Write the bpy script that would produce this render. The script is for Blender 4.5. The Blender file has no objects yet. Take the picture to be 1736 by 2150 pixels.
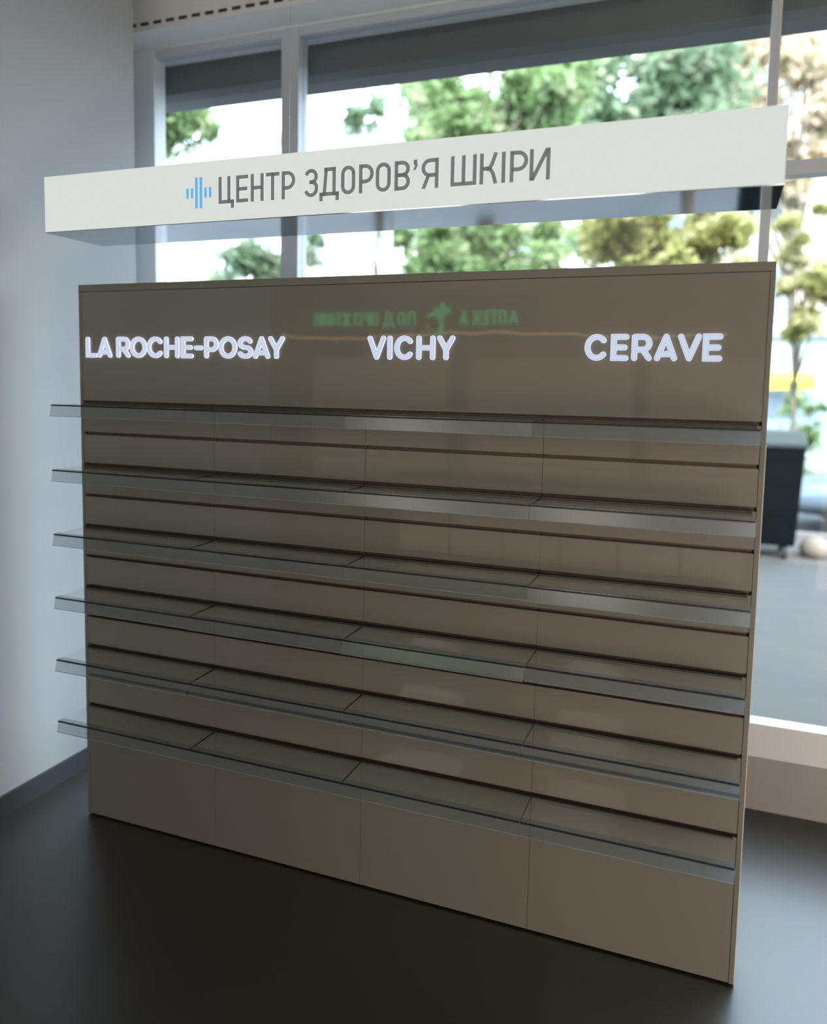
import bpy, math, random
from mathutils import Vector, Matrix
random.seed(7)
scene = bpy.context.scene
COL = scene.collection

# ------------------------------------------------------------------ camera
cam_data = bpy.data.cameras.new('camera')
cam = bpy.data.objects.new('camera', cam_data); COL.objects.link(cam)
Rv = Vector((0.93327, 0.35869, 0.01906)); Fv = Vector((-0.35712, 0.92954, -0.09165))
Fv.normalize(); Rv = (Rv - Fv * Rv.dot(Fv)).normalized(); Uv = Rv.cross(Fv)
cam.matrix_world = Matrix(((Rv.x, Uv.x, -Fv.x, 2.2756), (Rv.y, Uv.y, -Fv.y, -2.3918), (Rv.z, Uv.z, -Fv.z, 1.7512), (0, 0, 0, 1)))
cam_data.sensor_fit = 'HORIZONTAL'; cam_data.sensor_width = 36.0
cam_data.lens = 1663.16 * 36.0 / 1736.0
cam_data.shift_x = 8.734 / 1736.0
cam_data.shift_y = -116.346 / 1736.0
cam_data.clip_start = 0.05; cam_data.clip_end = 400
cam_data.dof.use_dof = True
cam_data.dof.focus_distance = 2.58
cam_data.dof.aperture_fstop = 1.3
scene.camera = cam

# ------------------------------------------------------------------ sky, sun, room light, exposure
world = bpy.data.worlds.new('sky'); scene.world = world; world.use_nodes = True
bg = world.node_tree.nodes['Background']
bg.inputs['Color'].default_value = (0.68, 0.84, 1.0, 1); bg.inputs['Strength'].default_value = 7.5
sun_d = bpy.data.lights.new('sun', 'SUN'); sun_d.energy = 7.0; sun_d.color = (1.0, 0.93, 0.82); sun_d.angle = 0.02
sun = bpy.data.objects.new('sun', sun_d); COL.objects.link(sun); sun.location = (0, -10, 20)
sun.rotation_euler = Vector((-0.35, 0.75, -0.80)).to_track_quat('-Z', 'Y').to_euler()
FILL_EMIT = 5.2
scene.view_settings.view_transform = 'Standard'; scene.view_settings.look = 'None'
scene.view_settings.gamma = 1.0; scene.view_settings.use_curve_mapping = False
scene.view_settings.exposure = 0.0
scene.cycles.max_bounces = 12; scene.cycles.transparent_max_bounces = 24
scene.cycles.caustics_reflective = False; scene.cycles.caustics_refractive = False

# ------------------------------------------------------------------ materials
def new_mat(name):
    m = bpy.data.materials.new(name); m.use_nodes = True
    nt = m.node_tree; return m, nt, nt.nodes['Principled BSDF']

def pmat(name, col, rough=0.5, metal=0.0, coat=0.0, coat_rough=0.03, noise=0.0, nscale=30, spec=0.5, bump=0.0, emit=None, estr=0.0, stretch=(1, 1, 1)):
    m, nt, b = new_mat(name)
    b.inputs['Base Color'].default_value = (*col, 1); b.inputs['Roughness'].default_value = rough
    b.inputs['Metallic'].default_value = metal; b.inputs['Coat Weight'].default_value = coat
    b.inputs['Coat Roughness'].default_value = coat_rough; b.inputs['Specular IOR Level'].default_value = spec
    if emit:
        b.inputs['Emission Color'].default_value = (*emit, 1); b.inputs['Emission Strength'].default_value = estr
    if noise or bump:
        tc = nt.nodes.new('ShaderNodeTexCoord'); mp = nt.nodes.new('ShaderNodeMapping'); mp.inputs['Scale'].default_value = stretch
        n = nt.nodes.new('ShaderNodeTexNoise'); n.inputs['Scale'].default_value = nscale; n.inputs['Detail'].default_value = 4
        nt.links.new(tc.outputs['Object'], mp.inputs['Vector']); nt.links.new(mp.outputs['Vector'], n.inputs['Vector'])
        if noise:
            mx = nt.nodes.new('ShaderNodeMix'); mx.data_type = 'RGBA'
            mx.inputs[6].default_value = (*[c * (1 - noise) for c in col], 1); mx.inputs[7].default_value = (*[min(1, c * (1 + noise)) for c in col], 1)
            nt.links.new(n.outputs['Fac'], mx.inputs[0]); nt.links.new(mx.outputs[2], b.inputs['Base Color'])
        if bump:
            bp = nt.nodes.new('ShaderNodeBump'); bp.inputs['Strength'].default_value = bump; bp.inputs['Distance'].default_value = 0.002
            nt.links.new(n.outputs['Fac'], bp.inputs['Height']); nt.links.new(bp.outputs['Normal'], b.inputs['Normal'])
    return m

def emat(name, col, strength):
    m = bpy.data.materials.new(name); m.use_nodes = True; nt = m.node_tree; nt.nodes.clear()
    e = nt.nodes.new('ShaderNodeEmission'); e.inputs['Color'].default_value = (*col, 1); e.inputs['Strength'].default_value = strength
    o = nt.nodes.new('ShaderNodeOutputMaterial'); nt.links.new(e.outputs[0], o.inputs[0]); return m

def thin_clear(name, tint, ior=1.5, rough=0.0, haze=0.0, haze_col=(0.6, 0.65, 0.7)):
    """clear sheet: tinted see-through, Fresnel mirror, optional milky haze that also paints in pale reflections"""
    m = bpy.data.materials.new(name); m.use_nodes = True; nt = m.node_tree; nt.nodes.clear()
    tr = nt.nodes.new('ShaderNodeBsdfTransparent'); tr.inputs['Color'].default_value = (*tint, 1)
    gl = nt.nodes.new('ShaderNodeBsdfGlossy'); gl.inputs['Roughness'].default_value = rough
    fr = nt.nodes.new('ShaderNodeFresnel'); fr.inputs['IOR'].default_value = ior
    mx = nt.nodes.new('ShaderNodeMixShader'); ge = nt.nodes.new('ShaderNodeNewGeometry'); inv = nt.nodes.new('ShaderNodeMath'); inv.operation = 'SUBTRACT'; inv.inputs[0].default_value = 1.0
    mu = nt.nodes.new('ShaderNodeMath'); mu.operation = 'MULTIPLY'
    nt.links.new(ge.outputs['Backfacing'], inv.inputs[1]); nt.links.new(inv.outputs[0], mu.inputs[0]); nt.links.new(fr.outputs[0], mu.inputs[1])
    nt.links.new(mu.outputs[0], mx.inputs[0])   # the sheet mirrors on its entry face only
    base = tr.outputs[0]
    if haze:
        df = nt.nodes.new('ShaderNodeBsdfDiffuse'); df.inputs['Color'].default_value = (*haze_col, 1)
        tl = nt.nodes.new('ShaderNodeBsdfTranslucent'); tl.inputs['Color'].default_value = (*haze_col, 1)
        h = nt.nodes.new('ShaderNodeMixShader'); h.inputs[0].default_value = 0.55
        nt.links.new(df.outputs[0], h.inputs[1]); nt.links.new(tl.outputs[0], h.inputs[2])
        h2 = nt.nodes.new('ShaderNodeMixShader'); h2.inputs[0].default_value = haze
        nt.links.new(tr.outputs[0], h2.inputs[1]); nt.links.new(h.outputs[0], h2.inputs[2]); base = h2.outputs[0]
    nt.links.new(base, mx.inputs[1]); nt.links.new(gl.outputs[0], mx.inputs[2])
    o = nt.nodes.new('ShaderNodeOutputMaterial'); nt.links.new(mx.outputs[0], o.inputs[0]); return m

M = {}
M['taupe'] = pmat('taupe_laminate', (0.185, 0.180, 0.156), 0.5, coat=1.0, coat_rough=0.012, noise=0.05, nscale=600)
M['taupe_edge'] = pmat('taupe_edge_band', (0.185, 0.182, 0.16), 0.45, noise=0.04, nscale=300)
M['dark_gap'] = pmat('dark_core_board', (0.02, 0.017, 0.013), 0.8, noise=0.2, nscale=80)
M['groove'] = pmat('bronze_groove_insert', (0.17, 0.135, 0.11), 0.4, metal=0.7, noise=0.05, nscale=90)
M['alu_dark'] = pmat('dark_aluminium', (0.16, 0.15, 0.13), 0.28, metal=0.8, noise=0.05, nscale=90)
M['edge_lit'] = pmat('pale_edge_highlight', (0.80, 0.81, 0.84), 0.35, noise=0.03, nscale=90)  # pale colour carries the backlit gleam of the stand's edges
M['glass'] = thin_clear('shelf_glass', (0.98, 0.99, 0.985), 1.5, haze=0.03, haze_col=(0.9, 0.95, 1.0))
M['glass_edge'] = pmat('green_glass_edge', (0.004, 0.016, 0.013), 0.08, noise=0.2, nscale=40)
M['rail'] = thin_clear('clear_price_rail', (0.93, 0.945, 0.96), 1.5, rough=0.17, haze=0.17, haze_col=(0.33, 0.42, 0.52))  # bluish haze colour also stands in for wall reflections
M['rail_edge'] = pmat('bright_plastic_edge', (0.30, 0.34, 0.38), 0.2, noise=0.03, nscale=50)
M['rail_line'] = pmat('dark_glass_edge_line', (0.012, 0.016, 0.018), 0.2, noise=0.03, nscale=50)
M['letter_halo'] = emat('letter_side_glow', (0.84, 0.85, 1.0), 1.0)
M['letter_line'] = emat('letter_bead', (0.50, 0.56, 0.66), 0.62)
M['letter_face'] = emat('letter_face_glow', (0.66, 0.76, 0.93), 0.90)
M['box_face'] = emat('lit_acrylic_face', (0.735, 0.77, 0.725), 0.95)
M['sign_halo'] = emat('lit_letter_rim', (0.93, 0.92, 1.0), 1.02)
M['sign_grey'] = pmat('grey_letter_film', (0.17, 0.18, 0.185), 0.9, spec=0.08, emit=(0.18, 0.20, 0.20), estr=0.55, noise=0.03, nscale=60)
M['sign_blue'] = emat('blue_emblem_film', (0.14, 0.47, 0.86), 0.95)
M['mirror_alu'] = pmat('polished_aluminium', (0.33, 0.345, 0.37), 0.07, metal=1.0, noise=0.03, nscale=6, stretch=(8, 1, 1))
M['steel'] = pmat('steel_cable', (0.55, 0.55, 0.56), 0.3, metal=1.0, noise=0.05, nscale=90)
M['wall'] = pmat('white_wall_paint', (0.45, 0.452, 0.452), 0.75, noise=0.02, nscale=3, bump=0.05)
M['ceil'] = pmat('white_ceiling_paint', (0.72, 0.72, 0.72), 0.85, noise=0.02, nscale=3)
M['basebd'] = pmat('charcoal_baseboard', (0.045, 0.047, 0.05), 0.5, noise=0.1, nscale=20)
M['frame'] = pmat('grey_window_frame', (0.60, 0.625, 0.67), 0.4, noise=0.03, nscale=8)
M['frame_sill'] = pmat('pale_window_rail', (0.86, 0.89, 0.92), 0.4, noise=0.03, nscale=8)
M['plinth'] = pmat('dark_grey_plinth', (0.40, 0.39, 0.375), 0.6, noise=0.1, nscale=8)
M['bulk'] = pmat('grey_curtain_box', (0.82, 0.83, 0.82), 0.6, noise=0.03, nscale=5)
M['vent'] = pmat('vent_slot', (0.05, 0.05, 0.055), 0.8, noise=0.1, nscale=20)
M['pane'] = thin_clear('window_glass', (0.97, 0.98, 0.98), 1.25)
M['soffit'] = pmat('dark_canopy', (0.17, 0.182, 0.185), 0.7, noise=0.12, nscale=2)
M['asphalt'] = pmat('grey_asphalt', (0.07, 0.075, 0.08), 0.9, noise=0.12, nscale=6)
M['kerb'] = pmat('pale_kerb_stone', (0.16, 0.15, 0.14), 0.8, noise=0.1, nscale=6)
M['trunk'] = pmat('tree_bark', (0.16, 0.13, 0.10), 0.9, noise=0.3, nscale=12, bump=0.5)
M['bin'] = pmat('black_bin_plastic', (0.004, 0.006, 0.007), 0.9, spec=0.05, noise=0.1, nscale=10)
M['bin_lid'] = pmat('dark_green_bin_lid', (0.04, 0.05, 0.048), 0.8, spec=0.2, noise=0.1, nscale=10)
M['rubber'] = pmat('tyre_rubber', (0.02, 0.02, 0.02), 0.8, noise=0.1, nscale=20)
M['car'] = pmat('blue_grey_car_paint', (0.12, 0.16, 0.20), 0.3, coat=0.5, noise=0.02, nscale=4)
M['car_glass'] = pmat('dark_car_glass', (0.10, 0.13, 0.15), 0.1, noise=0.02, nscale=4)
M['chrome'] = pmat('hub_metal', (0.5, 0.5, 0.52), 0.25, metal=1, noise=0.02, nscale=4)
M['lampglass'] = pmat('headlamp_cover', (0.75, 0.72, 0.65), 0.2, noise=0.02, nscale=4)
M['yellow'] = pmat('yellow_awning_cloth', (0.80, 0.58, 0.06), 0.7, noise=0.1, nscale=3)
M['kiosk'] = pmat('pale_blue_kiosk_panel', (0.42, 0.52, 0.54), 0.6, noise=0.06, nscale=3)
M['stone'] = pmat('beige_bollard_stone', (0.20, 0.175, 0.14), 0.8, noise=0.15, nscale=9)
M['facade'] = pmat('cream_facade', (0.74, 0.69, 0.62), 0.85, noise=0.08, nscale=0.6)
M['facade2'] = pmat('pinkish_facade', (0.78, 0.66, 0.60), 0.85, noise=0.08, nscale=0.6)
M['facade3'] = pmat('white_facade', (0.85, 0.84, 0.85), 0.85, noise=0.05, nscale=0.6)
M['winpane'] = pmat('far_window_glass', (0.30, 0.37, 0.44), 0.15, noise=0.1, nscale=2)
M['winframe'] = pmat('far_window_frame', (0.75, 0.75, 0.75), 0.5, noise=0.05, nscale=3)
M['roof'] = pmat('grey_roof_sheet', (0.35, 0.33, 0.32), 0.7, noise=0.1, nscale=2)
M['pole'] = pmat('grey_pole_paint', (0.36, 0.38, 0.40), 0.5, noise=0.05, nscale=9)
M['green_sign'] = emat('green_sign_glow', (0.05, 0.85, 0.30), 3.0)
M['lime_sign'] = emat('lime_sign_glow', (0.35, 0.55, 0.15), 1.8)
M['warm_light'] = emat('warm_strip_glow', (1.0, 0.55, 0.27), 7.0)
M['fill_emit'] = emat('fill_globe_glow', (1.0, 0.91, 0.79), FILL_EMIT)
M['counter_glow'] = emat('warm_fill_counter', (1.0, 0.86, 0.70), 8.5)
M['dim_glow'] = emat('dim_fill_front', (1.0, 0.82, 0.66), 0.45)
M['case_glow'] = emat('warm_fill_panel', (1.0, 0.84, 0.68), 0.45)
M['lamp_frame'] = pmat('white_lamp_frame', (0.8, 0.8, 0.8), 0.5, noise=0.02, nscale=9)
M['backwall'] = pmat('taupe_back_wall', (0.17, 0.15, 0.125), 0.8, noise=0.05, nscale=2)

def floor_mat():
    m, nt, b = new_mat('dark_porcelain_tiles')
    tc = nt.nodes.new('ShaderNodeTexCoord'); mp = nt.nodes.new('ShaderNodeMapping'); mp.inputs['Scale'].default_value = (1, 1, 1)
    mp.inputs['Location'].default_value = (0.2, 0.25, 0)
    br = nt.nodes.new('ShaderNodeTexBrick'); br.offset = 0.0; br.inputs['Scale'].default_value = 1.0
    br.inputs['Brick Width'].default_value = 0.6; br.inputs['Row Height'].default_value = 0.6; br.inputs['Mortar Size'].default_value = 0.0025
    br.inputs['Color1'].default_value = (0.022, 0.019, 0.014, 1); br.inputs['Color2'].default_value = (0.026, 0.023, 0.017, 1); br.inputs['Mortar'].default_value = (0.02, 0.018, 0.015, 1)
    n = nt.nodes.new('ShaderNodeTexNoise'); n.inputs['Scale'].default_value = 2.2; n.inputs['Detail'].default_value = 6
    mx = nt.nodes.new('ShaderNodeMix'); mx.data_type = 'RGBA'; mx.blend_type = 'MULTIPLY'; mx.inputs[0].default_value = 0.55
    cr = nt.nodes.new('ShaderNodeValToRGB'); cr.color_ramp.elements[0].color = (0.55, 0.55, 0.55, 1); cr.color_ramp.elements[1].color = (1.2, 1.2, 1.2, 1)
    nt.links.new(tc.outputs['Object'], mp.inputs['Vector']); nt.links.new(mp.outputs[0], br.inputs['Vector']); nt.links.new(tc.outputs['Object'], n.inputs['Vector'])
    nt.links.new(n.outputs['Fac'], cr.inputs[0]); nt.links.new(br.outputs['Color'], mx.inputs[6]); nt.links.new(cr.outputs[0], mx.inputs[7])
    nt.links.new(mx.outputs[2], b.inputs['Base Color']); b.inputs['Roughness'].default_value = 0.36; b.inputs['Specular IOR Level'].default_value = 1.0
    return m
M['floor'] = floor_mat()

def paving_mat():
    m, nt, b = new_mat('pale_paving_slabs')
    tc = nt.nodes.new('ShaderNodeTexCoord')
    br = nt.nodes.new('ShaderNodeTexBrick'); br.inputs['Scale'].default_value = 1.0; br.inputs['Brick Width'].default_value = 0.4; br.inputs['Row Height'].default_value = 0.2
    br.inputs['Mortar Size'].default_value = 0.006
    br.inputs['Color1'].default_value = (0.078, 0.07, 0.062, 1); br.inputs['Color2'].default_value = (0.068, 0.064, 0.06, 1); br.inputs['Mortar'].default_value = (0.07, 0.068, 0.064, 1)
    nt.links.new(tc.outputs['Object'], br.inputs['Vector']); nt.links.new(br.outputs['Color'], b.inputs['Base Color']); b.inputs['Roughness'].default_value = 0.85
    return m
M['paving'] = paving_mat()

def leaf_mat(name, c1, c2, c3):
    m = bpy.data.materials.new(name); m.use_nodes = True; nt = m.node_tree; nt.nodes.clear()
    tc = nt.nodes.new('ShaderNodeTexCoord'); n = nt.nodes.new('ShaderNodeTexNoise'); n.inputs['Scale'].default_value = 1.6; n.inputs['Detail'].default_value = 2
    cr = nt.nodes.new('ShaderNodeValToRGB'); e = cr.color_ramp.elements
    e[0].position = 0.34; e[0].color = (*c1, 1); e[1].position = 0.66; e[1].color = (*c3, 1); k = e.new(0.5); k.color = (*c2, 1)
    nt.links.new(tc.outputs['Object'], n.inputs['Vector']); nt.links.new(n.outputs['Fac'], cr.inputs[0])
    d = nt.nodes.new('ShaderNodeBsdfDiffuse'); t = nt.nodes.new('ShaderNodeBsdfTranslucent'); mx = nt.nodes.new('ShaderNodeMixShader'); mx.inputs[0].default_value = 0.45
    nt.links.new(cr.outputs[0], d.inputs[0]); nt.links.new(cr.outputs[0], t.inputs[0]); nt.links.new(d.outputs[0], mx.inputs[1]); nt.links.new(t.outputs[0], mx.inputs[2])
    o = nt.nodes.new('ShaderNodeOutputMaterial'); nt.links.new(mx.outputs[0], o.inputs[0]); return m
M['leaf_green'] = leaf_mat('green_leaves', (0.15, 0.22, 0.09), (0.27, 0.37, 0.17), (0.50, 0.53, 0.34))
M['leaf_deep'] = leaf_mat('bluish_green_leaves', (0.13, 0.19, 0.11), (0.25, 0.34, 0.21), (0.42, 0.45, 0.32))
M['leaf_olive'] = leaf_mat('olive_leaves', (0.17, 0.17, 0.05), (0.38, 0.37, 0.15), (0.62, 0.56, 0.36))
M['leaf_pale'] = leaf_mat('dry_pale_leaves', (0.36, 0.32, 0.20), (0.60, 0.50, 0.36), (0.78, 0.68, 0.54))

# ------------------------------------------------------------------ mesh helpers
class MB:
    def __init__(s): s.v = []; s.f = []; s.mi = []
    def add(s, vs, fs, mi=0):
        o = len(s.v); s.v += [tuple(v) for v in vs]; s.f += [tuple(i + o for i in f) for f in fs]; s.mi += [mi] * len(fs); return s
    def box(s, x0, x1, y0, y1, z0, z1, mi=0, mis=None):
        vs = [(x0, y0, z0), (x1, y0, z0), (x1, y1, z0), (x0, y1, z0), (x0, y0, z1), (x1, y0, z1), (x1, y1, z1), (x0, y1, z1)]
        fs = [(0, 3, 2, 1), (4, 5, 6, 7), (0, 1, 5, 4), (2, 3, 7, 6), (1, 2, 6, 5), (3, 0, 4, 7)]   # bottom top front back right left
        s.add(vs, fs, mi)
        if mis: s.mi[-6:] = mis
        return s
    def prism_x(s, prof, x0, x1, mi=0):
        """closed profile of (y, z) points pushed along x"""
        n = len(prof); vs = [(x0, y, z) for y, z in prof] + [(x1, y, z) for y, z in prof]
        fs = [(i, (i + 1) % n, n + (i + 1) % n, n + i) for i in range(n)] + [tuple(range(n))[::-1], tuple(range(n, 2 * n))]
        return s.add(vs, fs, mi)
    def tube(s, pts, rad, n=10, mi=0):
        rings = []
        for i, p in enumerate(pts):
            p = Vector(p); a = Vector(pts[max(0, i - 1)]); b = Vector(pts[min(len(pts) - 1, i + 1)])
            t = (b - a).normalized(); ref = Vector((0, 0, 1)) if abs(t.z) < 0.9 else Vector((1, 0, 0))
            u = t.cross(ref).normalized(); w = t.cross(u); r = rad[i] if isinstance(rad, (list, tuple)) else rad
            rings.append([p + (u * math.cos(2 * math.pi * k / n) + w * math.sin(2 * math.pi * k / n)) * r for k in range(n)])
        vs = [q for r in rings for q in r]; fs = []
        for i in range(len(rings) - 1):
            for k in range(n): fs.append((i * n + k, i * n + (k + 1) % n, (i + 1) * n + (k + 1) % n, (i + 1) * n + k))
        fs += [tuple(range(n))[::-1], tuple((len(rings) - 1) * n + k for k in range(n))]
        return s.add(vs, fs, mi)
    def build(s, name, mats, parent=None, bevel=0, smooth=False):
        me = bpy.data.meshes.new(name); me.from_pydata(s.v, [], s.f)
        mats = mats if isinstance(mats, (list, tuple)) else [mats]
        for m in mats: me.materials.append(m)
        me.polygons.foreach_set('material_index', s.mi)
        if smooth: me.polygons.foreach_set('use_smooth', [True] * len(s.f))
        me.validate(); me.update()
        o = bpy.data.objects.new(name, me); COL.objects.link(o)
        if parent:
            o.parent = parent
            o.location = -Vector(parent.get('base', (0, 0, 0)))
        if bevel:
            b = o.modifiers.new('bevel', 'BEVEL'); b.width = bevel; b.segments = 2; b.limit_method = 'ANGLE'
        return o

def thing(name, label, cat, base=(0, 0, 0), group=None):
    """Empty at the base; children meshes are written in world coordinates"""
    o = bpy.data.objects.new(name, None); COL.objects.link(o); o.location = base; o.empty_display_size = 0.1
    o['base'] = list(base); o['label'] = label; o['category'] = cat
    if group: o['group'] = group
    return o

def tag(o, label, cat, group=None, kind=None):
    o['label'] = label; o['category'] = cat
    if group: o['group'] = group
    if kind: o['kind'] = kind
    return o

def struct(o): o['kind'] = 'structure'; return o

# ------------------------------------------------------------------ glyphs drawn as strokes
def ell(cx, cy, rx, ry, a0, a1, n=14):
    return [(cx + rx * math.cos(math.radians(a0 + (a1 - a0) * i / n)), cy + ry * math.sin(math.radians(a0 + (a1 - a0) * i / n))) for i in range(n + 1)]

def glyph(ch, W, H, w, e):
    """list of ('s', polyline) strokes of width w and ('p', x0,y0,x1,y1,hw) slanted bars; e = end inset"""
    h = w / 2; T = H - h; R = W - h; Mi = H * 0.5; S = []
    s = lambda *p: S.append(('s', list(p)))
    sl = lambda p: S.append(('s', p))
    par = lambda x0, y0, x1, y1, hw: S.append(('p', x0, y0, x1, y1, hw))
    def bowl(x0, y0, y1, right, rr=None):      # bowl open on the left, from (x0,y1) round to (x0,y0)
        r = min((y1 - y0) / 2, (right - x0) * 0.85) if rr is None else rr
        return [(x0, y1), (right - r, y1)] + ell(right - r, y1 - r, r, r, 90, 0, 8) + ell(right - r, y0 + r, r, r, 0, -90, 8) + [(x0, y0)]
    butt = e == 0
    d = (lambda x0, y0, x1, y1: par(x0, y0, x1, y1, w * 1.04)) if butt else (lambda x0, y0, x1, y1: s((x0, y0), (x1, y1)))
    lo, hi = e, H - e
    if ch == 'L': s((h, hi), (h, h), (W - e, h))
    elif ch == 'I': s((W / 2, lo), (W / 2, hi))
    elif ch == 'A': d(h, lo, W / 2, hi); d(R, lo, W / 2, hi); s((W * 0.24, H * 0.26), (W * 0.76, H * 0.26))
    elif ch == 'V': d(W / 2, lo, h, hi); d(W / 2, lo, R, hi)
    elif ch == 'Y': s((h, hi), (W / 2, H * 0.42)); s((R, hi), (W / 2, H * 0.42)); s((W / 2, H * 0.42), (W / 2, lo))
    elif ch == 'H': s((h, lo), (h, hi)); s((R, lo), (R, hi)); s((h, Mi), (R, Mi))
    elif ch == 'E': s((W - e, T), (h, T), (h, h), (W - e, h)); s((h, Mi), (W * 0.93 - e, Mi))
    elif ch == '-': s((e, H * 0.48), (W - e, H * 0.48))
    elif ch == 'O':
        if butt:
            r = (W - w) / 2; p = ell(W / 2, T - r, r, r, 0, 180, 12) + ell(W / 2, h + r, r, r, 180, 360, 12); sl(p + [p[0], p[1]])
        else: sl(ell(W / 2, H / 2, (W - w) / 2, (H - w) / 2, 0, 380, 34))
    elif ch == 'C': sl(ell(W * 0.51, H / 2, (W - w) * 0.51, (H - w) / 2, 42, 318, 26))
    elif ch == 'R': s((h, lo), (h, hi)); sl(bowl(h, H * 0.42, T, R)); s((W * 0.55, H * 0.42), (R, lo))
    elif ch in 'PР': s((h, lo), (h, H - e)); sl(bowl(h, H * 0.40, T, R))
    elif ch == 'S':
        cx = W / 2; rx = (W - w) / 2; r1 = (T - Mi) / 2
        sl(ell(cx, T - r1, rx * 0.93, r1, 25, 255, 16) + ell(cx, h + r1, rx, r1, 75, -155, 16))
    # ---- condensed Cyrillic
    elif ch == 'Ц': s((h, H), (h, h), (W - w * 1.15, h)); s((W - w * 1.65, H), (W - w * 1.65, 0)); s((W - w * 1.8, h), (W, h)); s((W - h, w), (W - h, -H * 0.17))
    elif ch == 'Е': s((W, T), (h, T), (h, h), (W, h)); s((h, Mi), (W * 0.93, Mi))
    elif ch == 'Н': s((h, 0), (h, H)); s((R, 0), (R, H)); s((h, Mi), (R, Mi))
    elif ch == 'Т': s((0, T), (W, T)); s((W / 2, 0), (W / 2, H))
    elif ch == 'З':
        r = (W - w) / 2; ru = r * 0.93; yu = T - ru; yl = h + r; yb = H * 0.53
        sl(ell(W / 2, yu, ru, ru, 165, 0, 12) + ell(W / 2, yb + ru * 0.8, ru, ru * 0.8, 0, -80, 6) + [(W * 0.38, yb)])
        sl([(W * 0.38, yb)] + ell(W / 2, yb - r * 0.8, r, r * 0.8, 80, 0, 6) + ell(W / 2, yl, r, r, 0, -165, 12))
    elif ch == 'Д':
        f = w * 0.95; s((0, h), (W, h)); s((h, w), (h, -H * 0.17)); s((R, w), (R, -H * 0.17)); s((W * 0.24, T), (W - f - h * 0.2, T)); s((W - f - h, 0), (W - f - h, H))
        par(W * 0.16 + h, 0, W * 0.26 + h, H, w)
    elif ch == 'В': s((h, 0), (h, H)); sl(bowl(h, H * 0.52, T, R - h * 0.15)); sl(bowl(h, h, H * 0.52, R))
    elif ch == '’': s((W * 0.35, H), (W * 0.35, H * 0.80)) if False else None; par(W * 0.25, H * 0.66, W - h, H * 0.83, w * 0.75); s((W - w * 0.85, H), (W - w * 0.85, H * 0.82))
    elif ch == 'Я':
        s((R, 0), (R, H)); b = bowl(h, H * 0.44, T, R); sl([(W - x, y) for x, y in b]); par(h * 1.2, 0, W * 0.42, H * 0.44, w * 1.05)
    elif ch == 'Ш': s((h, H), (h, h), (R, h), (R, H)); s((W / 2, h), (W / 2, H))
    elif ch == 'К':
        s((h, 0), (h, H)); s((h, Mi), (W * 0.42, Mi)); sl([(W * 0.36, Mi)] + [(W * 0.56, Mi * 1.04), (W * 0.68, H * 0.64), (R - h * 0.1, H)]); sl([(W * 0.36, Mi), (W * 0.60, Mi * 0.93), (W * 0.74, H * 0.33), (R, 0)])
    elif ch == 'І': s((W / 2, 0), (W / 2, H))
    elif ch == 'И': s((h, 0), (h, H)); s((R, 0), (R, H)); par(h * 1.3, 0, R - h * 0.3, H, w * 1.15)
    elif ch == 'П': s((h, 0), (h, T), (R, T), (R, 0))
    elif ch == 'А': par(h, 0, W / 2, H, w); par(R, 0, W / 2, H, w); s((W * 0.22, H * 0.28), (W * 0.78, H * 0.28))
    elif ch == 'Ж': s((W / 2, 0), (W / 2, H)); par(h, 0, W / 2, Mi, w); par(h, H, W / 2, Mi, w); par(R, 0, W / 2, Mi, w); par(R, H, W / 2, Mi, w)
    return S

def ribbon(pl, w, caps):
    """polygons covering a mitred stroke"""
    h = w / 2; n = len(pl); P = [Vector(p) for p in pl]; q = [P[0]]
    for p in P[1:]:
        if (p - q[-1]).length > 1e-6: q.append(p)
    P = q; n = len(P); L = []; Rr = []
    for i in range(n):
        d0 = (P[i] - P[i - 1]).normalized() if i else (P[1] - P[0]).normalized()
        d1 = (P[i + 1] - P[i]).normalized() if i < n - 1 else d0
        nn = Vector((-(d0 + d1).y, (d0 + d1).x)).normalized(); c = max(0.45, nn.dot(Vector((-d1.y, d1.x))))
        L.append(P[i] + nn * h / c); Rr.append(P[i] - nn * h / c)
    polys = [[tuple(L[i]), tuple(Rr[i]), tuple(Rr[i + 1]), tuple(L[i + 1])] for i in range(n - 1)]
    if caps:
        for c in (P[0], P[-1]): polys.append([(c.x + h * math.cos(a * math.pi / 8), c.y + h * math.sin(a * math.pi / 8)) for a in range(16)])
    return polys

def glyph_polys(ch, W, H, w, sw, caps):
    """w = layout stroke width, sw = drawn stroke width"""
    out = []; e = w / 2 if caps else 0.0
    for s in glyph(ch, W, H, w, e):
        if s[0] == 's': out += ribbon(s[1], sw, caps)
        else:
            _, x0, y0, x1, y1, hw = s; k = hw / 2 * sw / w; out.append([(x0 - k, y0), (x0 + k, y0), (x1 + k, y1), (x1 - k, y1)])
    return out

def letter_mesh(mb, polys, org, ux, uz, nrm, d0, d1, mi):
    """extrude 2-D polygons standing in a plane: org + x*ux + y*uz, from depth d0 to d1 along nrm"""
    org, ux, uz, nrm = map(Vector, (org, ux, uz, nrm))
    for p in polys:
        a = sum(p[i][0] * p[(i + 1) % len(p)][1] - p[(i + 1) % len(p)][0] * p[i][1] for i in range(len(p)))
        if a < 0: p = p[::-1]
        n = len(p); f = [org + ux * x + uz * y + nrm * d1 for x, y in p]; b = [org + ux * x + uz * y + nrm * d0 for x, y in p]
        mb.add(f + b, [tuple(range(n)), tuple(range(n, 2 * n))[::-1]] + [(n + i, n + (i + 1) % n, (i + 1) % n, i) for i in range(n)], mi)

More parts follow.
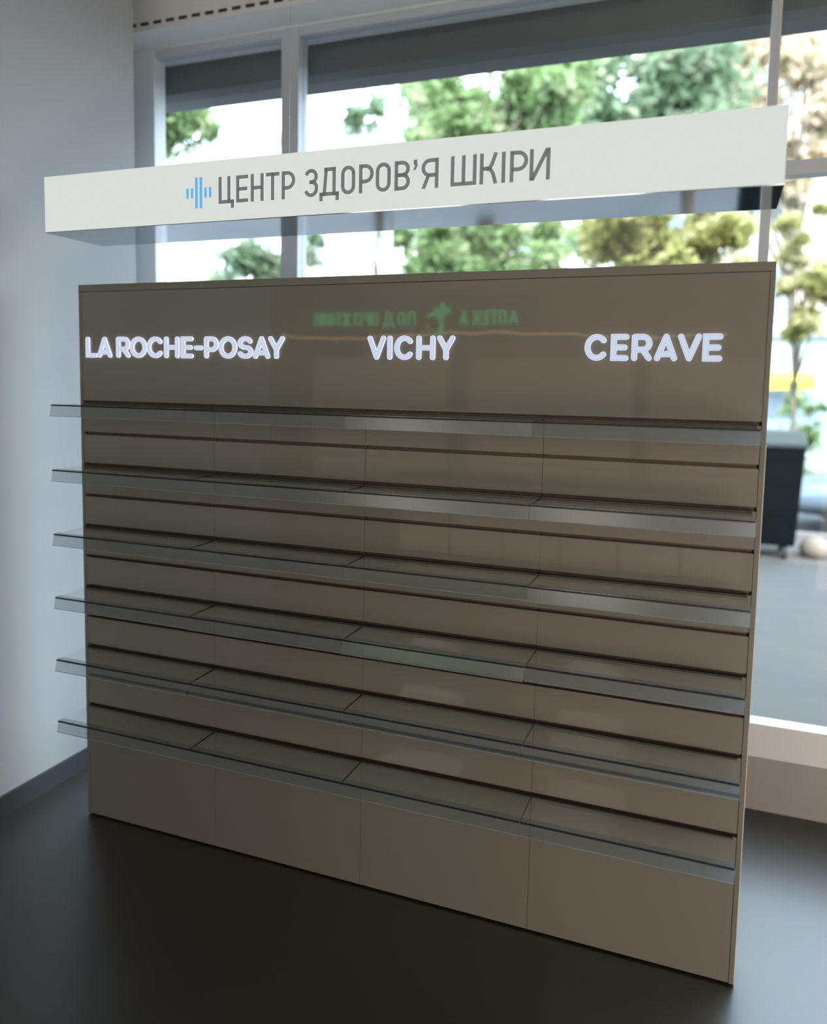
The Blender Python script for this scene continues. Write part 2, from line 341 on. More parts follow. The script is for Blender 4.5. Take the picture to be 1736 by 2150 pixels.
# ------------------------------------------------------------------ structure: the shop
YW = 1.10           # plane of the shop window
CZ = 3.85
struct(MB().box(-4.0, 7.0, -6.4, YW, -0.20, 0.0).build('floor', M['floor']))
struct(MB().box(-4.1, 7.1, -6.5, YW + 0.3, CZ, CZ + 0.15).build('ceiling', M['ceil']))
struct(MB().box(-0.66, -0.30, -1.90, 0.68, 0, CZ).build('wall_left', M['wall']))
struct(MB().box(-0.96, -0.66, -1.9, YW + 0.2, 0, CZ).build('wall_left_return', M['wall']))
struct(MB().box(-4.2, -4.0, -6.4, -1.9, 0, CZ).box(-4.2, -0.96, -1.9, -1.7, 0, CZ).build('wall_side_room', M['wall']))
struct(MB().box(-4.2, 7.2, -6.6, -6.4, 0, CZ).build('wall_back', M['backwall']))
struct(MB().box(7.0, 7.2, -6.4, YW + 0.2, 0, CZ).build('wall_right', M['wall']))
struct(MB().box(-0.66, 7.0, YW - 0.0, YW + 0.2, 3.44, CZ).build('wall_window_head', M['bulk']))
struct(MB().box(-0.66, 7.0, YW + 0.005, YW + 0.16, -0.2, 0.23).build('wall_window_plinth', M['plinth']))
struct(MB().box(-0.30, -0.286, -1.9, 0.68, 0, 0.085).build('baseboard_left', M['basebd']))
# unseen upper storeys, added to shade the pavement
struct(MB().box(-9, 14, YW - 0.2, YW + 0.2, CZ + 0.15, 6.2).build('wall_facade_above', M['facade3']))

# bulkhead box above the window with its row of vent slots
bk = MB().box(-0.66, 7.0, 0.92, YW, 3.452, CZ).build('trim_bulkhead', M['bulk']); struct(bk)
vb = MB()
for i in range(60):
    x = -0.60 + i * 0.075; vb.box(x, x + 0.045, 0.914, 0.92, 3.475, 3.488)
struct(vb.build('vent_slots', M['vent'], bk))

# windows: outer frame, mullions, lower rail, panes
def window(n, x0, x1, rail=True, left=0.0, right=0.0, transom=None):
    f = MB()
    f.box(x1, x1 + right, YW, YW + 0.09, 0.23, 3.44)
    fo = struct(f.build('window_%d' % n, M['frame']))
    struct(MB().box(x0, x1, YW, YW + 0.08, 0.23, 0.372).build('bottom_rail', M['frame_sill'], fo))
    struct(MB().box(x0, x1, YW + 0.01, YW + 0.07, 3.405, 3.44).build('top_rail', M['frame'], fo))
    if left: struct(MB().box(x0 - left, x0, YW, YW + 0.09, 0.23, 3.44).build('jamb', M['frame_sill'], fo))  # jamb takes the paler rail colour for the light it catches
    if transom: struct(MB().box(x0, x1, YW, YW + 0.07, transom[0], transom[1]).build('transom', M['frame'], fo))
    struct(MB().box(x0 - 0.0, x1, YW + 0.045, YW + 0.051, 0.372, 3.405).build('pane', M['pane'], fo))
    return fo
window(1, -0.522, 0.232, left=0.138, right=0.094)
window(2, 0.326, 2.404, right=0.036)
window(3, 2.440, 4.40, right=0.06, transom=(2.59, 2.645))
window(4, 4.46, 6.94, right=0.06)

# unseen globes added behind the camera to fill the room with light
for i, (x, y) in enumerate(((-0.6, -4.9), (1.2, -4.9), (3.0, -4.9), (4.8, -4.9), (-0.6, -5.9), (1.2, -5.9), (3.0, -5.9), (4.8, -5.9))):
    t = thing('fill_globe', 'big glowing globe added as fill light, %s along in the row %s the back wall' % (('first', 'second', 'third', 'last')[i % 4], ('away from', 'beside')[i // 4]), 'lamp', (x, y, CZ), 'fill light globes added over the sales floor')
    prof = [(0.40 * math.sin(math.pi * k / 12) + 0.0005, 3.38 + 0.40 * math.cos(math.pi * k / 12)) for k in range(13)]
    MB().tube([(x, y, z) for _, z in prof], [q for q, _ in prof], 28).build('globe', M['fill_emit'], t, smooth=True)
    MB().tube([(x, y, 3.77), (x, y, CZ - .02)], 0.006, 8).build('rod', M['steel'], t)
    MB().tube([(x, y, CZ - .03), (x, y, CZ)], 0.06, 16).build('ceiling_rose', M['lamp_frame'], t)

# ------------------------------------------------------------------ display stand
SW, SH = 2.411, 2.10
ZT = lambda k: 0.4689 + (11 - k) * 0.1196      # top of slot k (1 = highest)
GAP = 0.0125
stand = thing('display_stand', 'wide tall taupe slatwall display stand with three lit names across its header', 'display stand', (0, 0, 0))
MB().box(0.004, SW - 0.004, 0.019, 0.12, 0.008, SH - 0.004).build('back_board', M['dark_gap'], stand)
MB().box(0, 0.0125, -0.001, 0.121, 0.006, 2.0735).build('side_post', M['taupe_edge'], stand, bevel=0.0006)
MB().box(2.3975, SW, -0.001, 0.121, 0.006, 2.0735).build('side_post', M['taupe_edge'], stand, bevel=0.0006)
MB().box(SW, SW + 0.0018, 0.0, 0.121, 0.006, 1.60).build('edge_highlight', M['edge_lit'], stand)  # pale strip stands in for the backlit highlight along this edge
MB().box(-0.0016, 0, 0.0, 0.121, 1.60, SH).build('edge_highlight', M['edge_lit'], stand)
MB().box(0, SW, -0.001, 0.121, 2.0745, SH).build('top_rail', M['taupe_edge'], stand, bevel=0.0006)
MB().box(0.0135, 2.3965, 0.0, 0.018, ZT(1), 2.0730).build('header_panel', M['taupe'], stand, bevel=0.0005)
CX = [0.0135, 0.606, 1.201, 1.793, 2.3965]
for c in range(4):
    a, b = CX[c] + (0.0005 if c else 0), CX[c + 1] - 0.0005
    mb = MB()
    for k in range(1, 11): mb.box(a, b, 0.0, 0.018, ZT(k + 1), ZT(k) - GAP)
    p = mb.build('slat_panel', M['taupe'], stand, bevel=0.0005)
    for k in range(1, 12):
        ia = a + (0.004 if c == 0 else 0.001); ib = b - (0.004 if c == 3 else 0.001)
        z1, z0 = ZT(k) - 0.0004, ZT(k) - GAP + 0.0004
        MB().prism_x([(0.001, z1), (0.001, z1 - 0.001), (0.0165, z1 - 0.001), (0.0165, z0 + 0.001), (0.001, z0 + 0.001), (0.001, z0), (0.0178, z0), (0.0178, z1)], ia, ib).build('groove_insert', M['groove'], p)
    MB().box(a, b, 0.0, 0.018, 0.007, ZT(11) - GAP).build('base_panel', M['taupe'], stand, bevel=0.0005)
for x in (0.03, 0.606, 1.201, 1.793, 2.38):
    MB().tube([(x, 0.012, 0.0), (x, 0.012, 0.009)], 0.011, 12).build('levelling_foot', M['bin'], stand)

NAMES = [
 [('L', 0.0356, 0.0893), ('A', 0.0906, 0.1567), ('R', 0.1796, 0.2411), ('O', 0.243, 0.3175), ('C', 0.3194, 0.3924), ('H', 0.3968, 0.4618), ('E', 0.4703, 0.5222), ('-', 0.527, 0.5627), ('P', 0.5698, 0.6286), ('O', 0.6309, 0.7049), ('S', 0.7077, 0.7701), ('A', 0.7718, 0.837), ('Y', 0.8315, 0.8946)],
 [('V', 1.2052, 1.2691), ('I', 1.2751, 1.2922), ('C', 1.2995, 1.3677), ('H', 1.3754, 1.439), ('Y', 1.4456, 1.5046)],
 [('C', 1.9063, 1.9746), ('E', 1.9815, 2.0329), ('R', 2.0406, 2.0977), ('A', 2.1039, 2.1668), ('V', 2.1668, 2.2306), ('E', 2.2336, 2.2865)]]
ZL, HL, WL = 1.8270, 0.0775, 0.0166
for word, zz in zip(NAMES, (ZL, ZL, ZL + 0.002)):
    for ch, x0, x1 in word:
        W = x1 - x0; mb = MB()
        letter_mesh(mb, glyph_polys(ch, W, HL, WL, WL, True), (x0, 0, zz), (1, 0, 0), (0, 0, 1), (0, -1, 0), 0.0, 0.0080, 0)
        letter_mesh(mb, glyph_polys(ch, W, HL, WL, WL * 0.74, True), (x0, 0, zz), (1, 0, 0), (0, 0, 1), (0, -1, 0), 0.0076, 0.0086, 1)
        letter_mesh(mb, glyph_polys(ch, W, HL, WL, WL * 0.62, True), (x0, 0, zz), (1, 0, 0), (0, 0, 1), (0, -1, 0), 0.0080, 0.0092, 2)
        o = mb.build('hyphen' if ch == '-' else 'letter', [M['letter_halo'], M['letter_line'], M['letter_face']], stand)

# ------------------------------------------------------------------ glass shelves, 6 rows of 4
SX = [0.0125, 0.606, 1.201, 1.793, 2.386]
ROWN = ['topmost row', 'second row from the top', 'third row from the top', 'fourth row from the top', 'second row from the bottom', 'lowest row']
COLN = ['leftmost glass shelf', 'glass shelf second from left', 'glass shelf third from left', 'rightmost glass shelf']
TILT = [[0.009, 0.004, 0.010, 0.003], [0.009, 0.012, 0.013, 0.012], [0.010, 0.004, 0.005, 0.014], [0.008, 0.013, 0.018, 0.009], [0.011, 0.006, 0.005, 0.006], [0.007, 0.005, 0.005, 0.005]]
DEP = 0.157
for r in range(6):
    zt = ZT(1 + 2 * r) - 0.014
    for c in range(4):
        a, b = SX[c] + 0.0008, SX[c + 1] - 0.0008
        t = thing('glass_shelf', 'clear %s in the stand\'s %s' % (COLN[c], ROWN[r]), 'shelf', ((a + b) / 2, 0, zt - 0.005), 'clear glass shelves on the display stand')
        MB().box(a, b, -DEP, -0.0006, zt - 0.005, zt, mis=[0, 0, 1, 1, 1, 0 if c == 0 else 1]).build('glass_plate', [M['glass'], M['glass_edge']], t)
        MB().prism_x([(-0.010, zt + 0.0005), (-0.010, zt + 0.0035), (-0.0006, zt + 0.0050), (-0.0006, zt + 0.0005)], a + 0.0005, b - 0.0005).build('rear_clamp', M['alu_dark'], t)
        tl = TILT[r][c]; x0 = a + (0.0 if c == 0 else 0.0006); x1 = b + (0.004 if c == 3 else -0.0006)
        yf = -DEP - 0.0006; zb = zt - 0.0415
        rl = MB().prism_x([(-DEP + 0.022, zt + 0.0005), (-DEP + 0.022, zt + 0.0013), (yf - 0.0012, zt + 0.0013), (yf - 0.0012 - tl, zb), (yf - tl, zb), (yf, zt + 0.0005)], x0, x1).build('price_rail', M['rail'], t)
        MB().box(x0, x1, yf - tl - 0.0018, yf - tl + 0.0004, zb - 0.0009, zb + 0.0005).build('rail_rim', M['rail_edge'], rl)
        if c == 3: MB().box(x1 - 0.0009, x1 + 0.0003, yf - tl * 0.5 - 0.0018, yf - tl * 0.5, zb, zt).build('rail_end', M['rail_edge'], rl)
        MB().box(x0, x1, yf - 0.0030 - tl * 0.2, yf - 0.0012 - tl * 0.2, zt - 0.0048, zt - 0.0008).build('glass_edge_line', M['rail_line'], rl)  # dark strip added for the glass edge seen through the rail

# ------------------------------------------------------------------ hanging lightbox sign
BX0, BX1, BY0, BY1, BZ0, BZ1 = 0.0055, 2.4085, -0.16, 0.125, 2.2655, 2.4585
lb = thing('lightbox_sign', 'long glowing white lightbox sign hung above the display stand', 'sign', (1.2, 0, BZ0))
MB().box(BX0, BX1, BY0 + 0.004, BY1, BZ0 + 0.0015, BZ1).build('housing', M['lamp_frame'], lb)
MB().box(BX0, BX1, BY0, BY0 + 0.004, BZ0 + 0.001, BZ1).build('face_panel', M['box_face'], lb)
MB().box(BX0, BX1, BY0, BY1, BZ0 - 0.0015, BZ0 + 0.0008).build('underside_plate', M['mirror_alu'], lb)
for x in (0.851, 2.382):
    for y in (0.10,):
        MB().tube([(x, y, BZ1 - 0.002), (x, y, CZ)], 0.0004, 6).build('suspension_cable', M['steel'], lb)
CYR = [('Ц', .7399, .798), ('Е', .8064, .8506), ('Н', .8607, .908), ('Т', .9166, .9645), ('Р', .9732, 1.0213), ('З', 1.0527, 1.1011), ('Д', 1.106, 1.1727), ('О', 1.1796, 1.227), ('Р', 1.2393, 1.2879), ('О', 1.2944, 1.3431), ('В', 1.3549, 1.4043), ('’', 1.4133, 1.4307), ('Я', 1.4396, 1.4932), ('Ш', 1.5296, 1.6075), ('К', 1.6164, 1.6696), ('І', 1.6772, 1.6946), ('Р', 1.704, 1.7561), ('И', 1.76, 1.8181)]
ZS, HS, WS = 2.3195, 0.0850, 0.0115
for ch, x0, x1 in CYR:
    W = x1 - x0; mb = MB(); g = {'О': 'O', 'Р': 'P'}.get(ch, ch)
    k = 0.0012
    for sw, d0, d1, mi in ((WS + 2 * k, 0.0, 0.0010, 0), (WS, 0.0008, 0.0022, 1)):
        ox = (x0, BY0, ZS)
        letter_mesh(mb, glyph_polys(g, W, HS, WS, sw, False), ox, (1, 0, 0), (0, 0, 1), (0, -1, 0), d0, d1, mi)
    o = mb.build('apostrophe' if ch == '’' else 'letter', [M['sign_halo'], M['sign_grey']], lb)
for x0, x1, z0, z1 in ((.6138, .6222, 2.3439, 2.3763), (.6320, .6400, 2.3441, 2.3765), (.6486, .6579, 2.311, 2.4093), (.6658, .6755, 2.311, 2.4093), (.6844, .6927, 2.3435, 2.376), (.7022, .7106, 2.3434, 2.376)):
    MB().box(x0, x1, BY0 - 0.0012, BY0 + 0.001, z0, z1).build('emblem_bar', M['sign_blue'], lb)

# ------------------------------------------------------------------ lit shop sign hung behind the camera (seen mirrored in the glossy stand)
YS = -2.95; sc = (2.3918 - YS) / 8.5918
def backx(x): return 2.2756 + (x - 2.2756) * sc
def backz(z): return 1.7512 + (z - 1.7512) * sc
ws = thing('hanging_sign', 'green glowing shop name with leaf and plus emblem hung from the ceiling', 'sign', ((backx(-2.3) + backx(.3)) / 2, YS, backz(2.25)))
MB().box(backx(-2.45), backx(.42), YS - 0.06, YS, backz(2.24), backz(2.74)).build('sign_board', M['backwall'], ws)
for xx in (backx(-2.2), backx(.2)): MB().tube([(xx, YS - .03, backz(2.74)), (xx, YS - .03, CZ)], 0.003, 8).build('hanging_rod', M['steel'], ws)
for ch, x0, x1 in (('К', -2.285, -2.19), ('И', -2.173, -2.067), ('Н', -2.041, -1.94), ('Ж', -1.915, -1.785), ('O', -1.755, -1.644), ('P', -1.618, -1.54), ('O', -1.530, -1.440), ('Д', -1.375, -1.242), ('O', -1.201, -1.103), ('П', -1.072, -.98), ('А', -.445, -.350), ('К', -.300, -.214), ('Е', -.196, -.115), ('Т', -.096, -.005), ('П', .003, .087), ('А', .112, .225)):
    a, b = backx(x0), backx(x1); mb = MB()
    letter_mesh(mb, glyph_polys(ch, b - a, 0.155 * sc, 0.024 * sc, 0.024 * sc, False), (b, YS, backz(2.42)), (-1, 0, 0), (0, 0, 1), (0, 1, 0), 0.0, 0.015, 0)
    mb.build('letter', M['green_sign'], ws)
a = backx(-.655); mb = MB()
mb.box(a - 0.030 * sc, a + 0.030 * sc, YS, YS + .016, backz(2.50), backz(2.665)).box(a - 0.1 * sc, a + 0.1 * sc, YS, YS + .015, backz(2.55), backz(2.61)); mb.build('plus_emblem', M['green_sign'], ws)
# leaf: outline on the +x side, pale blade on the -x side
def leafpts(pl): return [(x * sc, y * sc) for x, y in pl]
mb = MB(); letter_mesh(mb, ribbon(leafpts([(-0.09, 0.22)] + ell(-0.02, 0.12, 0.10, 0.12, 100, -75, 12)), 0.045 * sc, False), (backx(-.74), YS, backz(2.30)), (1, 0, 0), (0, 0, 1), (0, 1, 0), 0, 0.013, 0)
mb.build('leaf_outline', M['green_sign'], ws)
mb = MB(); letter_mesh(mb, ribbon(leafpts(ell(0.0, 0.13, 0.09, 0.12, 175, 275, 8)), 0.045 * sc, False), (backx(-.74), YS, backz(2.30)), (1, 0, 0), (0, 0, 1), (0, 1, 0), 0, 0.011, 0); mb.build('leaf_blade', M['lime_sign'], ws)
# unseen glowing showcases added along the back wall to brighten the stand
for i, (x0, x1) in enumerate(((-2.4, -0.5), (-0.4, 1.5), (1.6, 3.5), (3.6, 5.5))):
    t = thing('showcase', 'warm fill light shaped as a tall showcase, %s along the back wall' % ('first', 'second', 'third', 'last')[i], 'showcase', ((x0 + x1) / 2, -6.2, 0), 'added fill light showcases along the back wall')
    MB().box(x0, x1, -6.39, -6.05, 0, 0.25).box(x0, x1, -6.39, -6.05, 2.05, 2.12).box(x0, x0 + .03, -6.39, -6.05, .25, 2.05).box(x1 - .03, x1, -6.39, -6.05, .25, 2.05).build('case', M['taupe_edge'], t)
    MB().box(x0 + .03, x1 - .03, -6.39, -6.37, .25, 2.05).build('fill_back_panel', M['case_glow'], t)
    for k in range(5): MB().box(x0 + .03, x1 - .03, -6.37, -6.08, .58 + k * .3, .60 + k * .3).build('shelf_board', M['taupe_edge'], t)
# unseen glowing counter right of the camera, added to light the stand's base
t = thing('fill_counter', 'long glowing counter added right of the display stand as low fill light', 'counter', (4.6, -2.9, 0))
MB().box(3.1, 6.1, -3.3, -2.62, 0.0, 0.10).box(3.1, 6.1, -3.3, -2.62, 0.98, 1.02).box(3.1, 3.14, -3.3, -2.62, 0.10, 0.98).box(6.06, 6.1, -3.3, -2.62, 0.10, 0.98).box(3.14, 6.06, -3.3, -3.27, 0.10, 0.98).build('counter_body', M['lamp_frame'], t)
MB().box(3.14, 6.06, -2.66, -2.63, 0.10, 0.98).build('fill_front', M['counter_glow'], t)
MB().box(3.06, 6.14, -3.34, -2.58, 1.02, 1.05).build('worktop', M['taupe_edge'], t, bevel=0.003)
t = thing('dim_fill_counter', 'low dim glowing counter added behind the hanging sign as fill light', 'counter', (1.2, -4.3, 0))  # unseen, added to lift the lower left of the stand
MB().box(-0.3, 2.6, -4.6, -4.02, 0.0, 0.06).box(-0.3, 2.6, -4.6, -4.02, 0.94, 0.98).box(-0.3, -0.27, -4.6, -4.02, 0.06, 0.94).box(2.57, 2.6, -4.6, -4.02, 0.06, 0.94).build('counter_body', M['taupe_edge'], t)
for k in range(6):
    x = -0.27 + k * 0.4735; MB().box(x, x + 0.44, -4.06, -4.04, 0.06, 0.94).build('fill_front', M['dim_glow'], t)
# added warm cord: the ripple of a mirrored straight edge put into its shape
pts = []; x = backx(-2.72); z = 2.335
while x < backx(2.40):
    pts.append((x, YS + 0.007, backz(z))); x += random.uniform(0.02, 0.055); z += random.uniform(-0.014, 0.014) + (2.30 + 0.02 * math.sin(x * 2.1) - z) * 0.2
tag(MB().tube(pts, 0.0032, 6).build('mirrored_line_cord', M['warm_light']), 'warm wavy cord added along the green hanging sign for its mirrored line', 'light')

# ------------------------------------------------------------------ outdoors
struct(MB().box(-30, 40, YW + 0.16, 9.2, -0.35, -0.15).build('pavement', M['paving']))
struct(MB().box(-40, 60, 9.2, 60, -0.45, -0.27).build('road', M['asphalt']))
struct(MB().box(-40, 60, 9.2, 9.4, -0.45, -0.14).build('kerb', M['kerb']))
cn = MB().prism_x([(1.30, 3.29), (1.34, 3.265), (1.48, 3.265), (1.52, 3.29), (1.52, 3.62), (1.30, 3.66)], -6, 12).build('trim_shutter_housing', M['soffit']); struct(cn)

def at(px, py, Y):
    d = Fv + Rv * ((px - 859.27) / 1663.16) - Uv * ((py - 958.65) / 1663.16)
    C = Vector((2.2756, -2.3918, 1.7512)); return C + d * ((Y - C.y) / d.y)

def tree(name, label, base, height, blobs, leafmat, nleaf=5000, size=0.13, trunk=0.13, group='street trees outside the window'):
    """blobs: (x, y, z, r) in world coordinates"""
    t = thing(name, label, 'tree', base, group); bx, by, bz = base
    mb = MB(); top = (bx + 0.1, by, bz + height)
    mb.tube([(bx, by, bz), (bx + 0.03, by, bz + height * 0.35), (bx - 0.04, by, bz + height * 0.7), top], [trunk, trunk * 0.8, trunk * 0.5, trunk * 0.15], 10)
    for (x, y, z, r) in blobs:
        s = Vector((bx, by, bz + min(height * 0.8, max(height * 0.3, (z - bz) * 0.6)))); e = Vector((x, y, z)); m_ = s.lerp(e, 0.5) + Vector((0, 0, 0.12 * (e - s).length))
        mb.tube([s, m_, e], [trunk * 0.35, trunk * 0.2, 0.015], 6)
    mb.build('trunk', M['trunk'], t, smooth=True)
    lm = MB(); vol = sum(b[3] ** 2 for b in blobs)
    for (x, y, z, r) in blobs:
        for i in range(int(nleaf * r * r / vol)):
            v = Vector((random.gauss(0, 1), random.gauss(0, 1), random.gauss(0, 1))).normalized() * r * min(1.5, abs(random.gauss(0.55, 0.42)))
            c = Vector((x, y, z)) + Vector((v.x, v.y, v.z * 0.8))
            u = Vector((random.gauss(0, 1), random.gauss(0, 1), random.gauss(0, 1))).normalized(); w = u.cross(Vector((random.gauss(0, 1), random.gauss(0, 1), random.gauss(0, 1)))).normalized()
            s_ = size * random.uniform(0.6, 1.3)
            lm.add([c - u * s_, c - w * s_ * 0.45 - u * s_ * 0.1, c + u * s_, c + w * s_ * 0.45 - u * s_ * 0.1], [(0, 1, 2, 3)])
    lm.build('crown', leafmat, t)
    return t

def blobs(lst, Y, jit=0.6):
    out = []
    for px, py, rp in lst:
        yy = Y + random.uniform(-jit, jit); p = at(px, py, yy); d = (p - Vector((2.2756, -2.3918, 1.7512))).dot(Fv)
        out.append((p.x, p.y, p.z, rp * d / 1663.16))
    return out

B1 = blobs([(345, 205, 48), (395, 250, 45), (350, 285, 38), (300, 260, 60), (440, 275, 18)], 7.0)
p = at(250, 900, 7.0); tree('leafy_tree', 'pale green tree at the left end of the shop window', (p.x, 7.0, -0.15), 4.3, B1, M['leaf_green'], 2600, 0.10, 0.10)
def fill(quad, n, r0, r1):
    """n random crown clumps inside a rough quad of the view (x0, x1, y0, y1)"""
    x0, x1, y0, y1 = quad
    return [(random.uniform(x0, x1), random.uniform(y0, y1), random.uniform(r0, r1)) for _ in range(n)]
B2 = blobs([(500, 545, 42), (565, 560, 40), (640, 540, 30), (660, 500, 22), (460, 590, 25), (745, 250, 30), (790, 225, 30)] + fill((470, 600, 490, 610), 8, 18, 30), 9.0, 0.3)
p = at(790, 800, 9.0); tree('leafy_tree', 'small dark green tree behind the grey pole', (p.x, 9.0, -0.15), 3.9, B2, M['leaf_deep'], 2600, 0.10, 0.08)
B3 = blobs(fill((870, 1210, 150, 340), 34, 28, 60) + fill((830, 1150, 470, 600), 26, 28, 56), 12.0, 0.8)
p = at(1010, 800, 12.0); tree('leafy_tree', 'bright green tree in the middle of the shop window', (p.x, 12.0, -0.27), 6.0, B3, M['leaf_green'], 19000, 0.13, 0.16)
B4 = blobs(fill((1190, 1500, 60, 340), 34, 40, 75) + fill((1100, 1300, 430, 520), 5, 25, 45), 18.0, 1.0)
p = at(1330, 800, 18.0); tree('leafy_tree', 'tall bluish green tree right of the middle of the window', (p.x, 18.0, -0.27), 9.5, B4, M['leaf_deep'], 12000, 0.19, 0.17)
B5 = blobs(fill((1250, 1570, 440, 600), 24, 28, 60), 9.6, 0.7)
p = at(1420, 800, 9.6); tree('leafy_tree', 'olive green tree above the right half of the stand', (p.x, 9.9, -0.27), 3.4, B5, M['leaf_olive'], 8000, 0.10, 0.10)
B6 = blobs(fill((1490, 1745, 80, 400), 28, 28, 55), 22.0, 0.6)
p = at(1650, 800, 22.0); tree('leafy_tree', 'dry beige leaved tree at the upper right of the window', (p.x, 22.0, -0.27), 11.5, B6, M['leaf_pale'], 7000, 0.18, 0.15)
B7 = blobs([(1660, 530, 26), (1700, 590, 30), (1650, 600, 22), (1730, 560, 24), (1690, 660, 24), (1670, 700, 18), (1725, 440, 18)] + fill((1640, 1750, 440, 720), 9, 14, 26), 12.4, 0.4)
p = at(1668, 800, 12.4); tree('leafy_tree', 'thin olive tree beside the upper right corner of the stand', (p.x, 12.4, -0.27), 3.8, B7, M['leaf_olive'], 2600, 0.10, 0.05)
# low shrub in front of the kiosk
B8 = blobs([(1670, 840, 22), (1655, 862, 16), (1700, 860, 15), (1725, 855, 14), (1668, 810, 12)], 14.2, 0.3)
B8 += [(b[0], b[1], 0.2 + 0.35 * i, 0.35) for i, b in enumerate(B8[:3])]
p = at(1672, 900, 14.2); s = tree('leafy_shrub', 'low bright green shrub behind the parked car', (p.x, 14.2, -0.27), 1.2, B8, M['leaf_green'], 1500, 0.08, 0.03, group=None)
s['category'] = 'shrub'
if 'group' in s: del s['group']

# grey street pole seen through the window
p = at(816, 400, 6.5)
sp = thing('street_pole', 'grey steel street pole outside the middle window', 'pole', (p.x, 6.5, -0.15))
MB().tube([(p.x, 6.5, -0.15), (p.x, 6.5, 5.6)], [0.062, 0.055], 14).build('shaft', M['pole'], sp, smooth=True)
MB().tube([(p.x, 6.5, -0.15), (p.x, 6.5, 0.12)], [0.11, 0.10], 14).build('base_collar', M['pole'], sp, smooth=True)

# waste container by the kerb
p = at(1612, 1140, 7.6)
wb = thing('waste_container', 'tall black wheeled waste container on the pavement outside', 'bin', (p.x, 7.6, -0.15))
x = p.x
MB().add([(x - .50, 7.35, 0.0), (x + .26, 7.35, 0.0), (x + .26, 8.0, 0.0), (x - .50, 8.0, 0.0), (x - .56, 7.28, 1.12), (x + .31, 7.28, 1.12), (x + .31, 8.06, 1.12), (x - .56, 8.06, 1.12)], [(0, 3, 2, 1), (4, 5, 6, 7), (0, 1, 5, 4), (2, 3, 7, 6), (1, 2, 6, 5), (3, 0, 4, 7)]).build('body', M['bin'], wb, bevel=0.03)
MB().prism_x([(7.26, 1.12), (7.26, 1.17), (7.5, 1.27), (7.9, 1.29), (8.09, 1.20), (8.09, 1.12)], x - .57, x + .32).build('lid', M['bin_lid'], wb, bevel=0.015)
for dx in (-.4, .16):
    for yy in (7.42, 7.93):
        MB().tube([(x + dx - .025, yy, -0.075), (x + dx + .025, yy, -0.075)], 0.075, 14).build('wheel', M['rubber'], wb)

# parked car, nose towards the left
def car(x0, yc, z0):
    t = thing('car', 'blue grey car parked at the kerb right of the black waste container', 'car', (x0 + 2.1, yc, z0))
    def shell(sections, mat, name):
        # sections: list of (x, [(y,z)...]) loops
        mb = MB(); n = len(sections[0][1]); vs = []
        for X, lp in sections: vs += [(x0 + X, yc + y, z0 + z) for y, z in lp]
        fs = []
        for i in range(len(sections) - 1):
            for k in range(n): fs.append((i * n + k, i * n + (k + 1) % n, (i + 1) * n + (k + 1) % n, (i + 1) * n + k))
        fs += [tuple(range(n))[::-1], tuple((len(sections) - 1) * n + k for k in range(n))]
        mb.add(vs, fs); o = mb.build(name, mat, t, smooth=True); s_ = o.modifiers.new('sub', 'SUBSURF'); s_.levels = 2; s_.render_levels = 2; return o
    def lp(w, zb, zm, ztp, k=0.86): return [(-w, zb), (-w * 1.02, zm), (-w * k, ztp), (w * k, ztp), (w * 1.02, zm), (w, zb)]
    shell([(0, lp(.68, .32, .50, .62)), (.12, lp(.80, .22, .55, .76)), (.9, lp(.86, .20, .62, .92)), (1.4, lp(.87, .20, .64, 1.0)), (3.0, lp(.87, .20, .66, 1.02)), (3.9, lp(.85, .20, .66, 1.0)), (4.2, lp(.80, .26, .60, .92))], M['car'], 'body')
    shell([(1.25, lp(.74, .92, .94, .97)), (1.9, lp(.74, .92, 1.18, 1.42, .78)), (2.8, lp(.74, .92, 1.20, 1.47, .78)), (3.5, lp(.73, .92, 1.16, 1.40, .78)), (4.0, lp(.72, .92, .94, .98))], M['car_glass'], 'cabin')
    shell([(1.85, lp(.58, 1.40, 1.42, 1.445)), (2.7, lp(.60, 1.44, 1.46, 1.50)), (3.5, lp(.58, 1.38, 1.41, 1.43))], M['car'], 'roof')
    for X in (0.85, 3.35):
        for s_ in (-1, 1):
            w = MB().tube([(x0 + X, yc + s_ * .72, z0 + .31), (x0 + X, yc + s_ * .90, z0 + .31)], 0.31, 24).build('wheel', M['rubber'], t)
            MB().tube([(x0 + X, yc + s_ * .88, z0 + .31), (x0 + X, yc + s_ * .91, z0 + .31)], 0.19, 18).build('hub_cap', M['chrome'], w)
    for s_ in (-1, 1): MB().tube([(x0 + .02, yc + s_ * .58, z0 + .60), (x0 + .16, yc + s_ * .62, z0 + .62)], [0.07, 0.10], 12).build('headlamp', M['lampglass'], t)
p = at(1668, 1100, 9.9); car(p.x - 0.15, 10.6, -0.27)

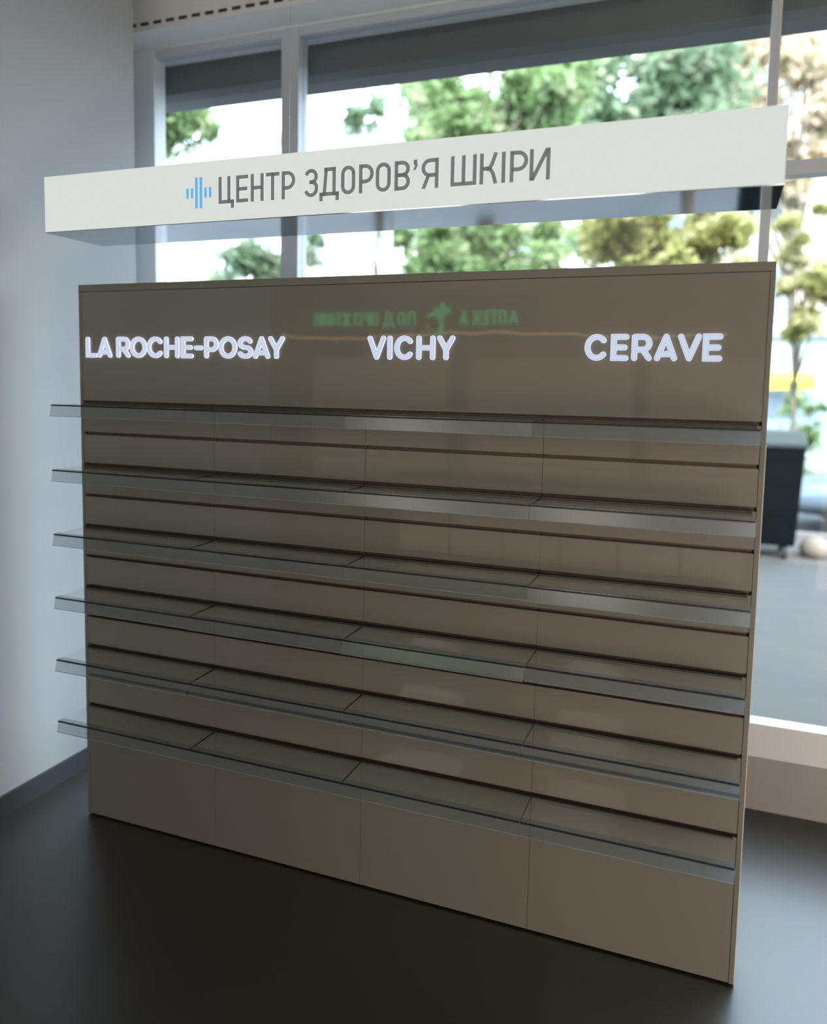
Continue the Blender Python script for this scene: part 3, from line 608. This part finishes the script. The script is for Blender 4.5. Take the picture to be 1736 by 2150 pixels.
p = at(1712, 1130, 7.7)
mb = MB(); N = 12
mb.tube([(p.x, 7.7, -0.15), (p.x, 7.7, -0.04), (p.x, 7.7, 0.04), (p.x, 7.7, 0.08)], [0.15, 0.17, 0.13, 0.05], 16)
tag(mb.build('bollard', M['stone'], smooth=True), 'low rounded beige stone bollard in front of the blue grey car', 'bollard')

# kiosk with a yellow awning across the road
p = at(1655, 775, 18.0); x = p.x
kk = thing('kiosk', 'pale blue kiosk with a yellow awning across the road', 'kiosk', (x, 18.6, -0.27))
MB().box(x - 1.8, x + 2.4, 18.2, 20.4, -0.27, 3.0).build('wall', M['kiosk'], kk)
MB().box(x - 1.95, x + 2.55, 18.05, 20.5, 3.0, 3.15).build('roof', M['roof'], kk)
MB().box(x - 1.2, x + 0.8, 18.17, 18.2, 0.7, 1.7).build('counter_window', M['winpane'], kk)
MB().prism_x([(18.18, 2.15), (18.18, 2.2), (17.5, 2.0), (17.5, 1.78), (17.52, 1.78)], x - 0.55, x + 0.55).build('awning', M['yellow'], kk)

# buildings far behind the trees
def building(x0, x1, y0, y1, h, mat, label, cols, rows, wz0=1.0, wh=1.5, ww=1.2, dz=3.0):
    b = thing('building', label, 'building', ((x0 + x1) / 2, y0, -0.27))
    MB().box(x0, x1, y0, y1, -0.27, h).build('wall', mat, b)
    MB().box(x0 - .3, x1 + .3, y0 - .3, y1 + .3, h, h + .35).build('roof', M['roof'], b)
    for r in range(rows):
        for c in range(cols):
            cx = x0 + (x1 - x0) * (c + 0.5) / cols; z = wz0 + r * dz
            f = MB().box(cx - ww / 2 - .08, cx + ww / 2 + .08, y0 - .06, y0, z - .08, z + wh + .08).build('window', M['winframe'], b)
            MB().box(cx - ww / 2, cx - .03, y0 - .075, y0 - .061, z, z + wh).box(cx + .03, cx + ww / 2, y0 - .075, y0 - .061, z, z + wh).build('window_pane', M['winpane'], f)
    return b
building(-26, -9.5, 27, 35, 11.5, M['facade3'], 'white building far behind the left panes', 6, 3)
building(-9.0, 1.5, 31, 38, 10.0, M['facade'], 'cream building far behind the trees in the middle panes', 4, 3)
building(2.2, 16, 25, 33, 13.0, M['facade2'], 'pinkish beige building far behind the right pane', 5, 4)
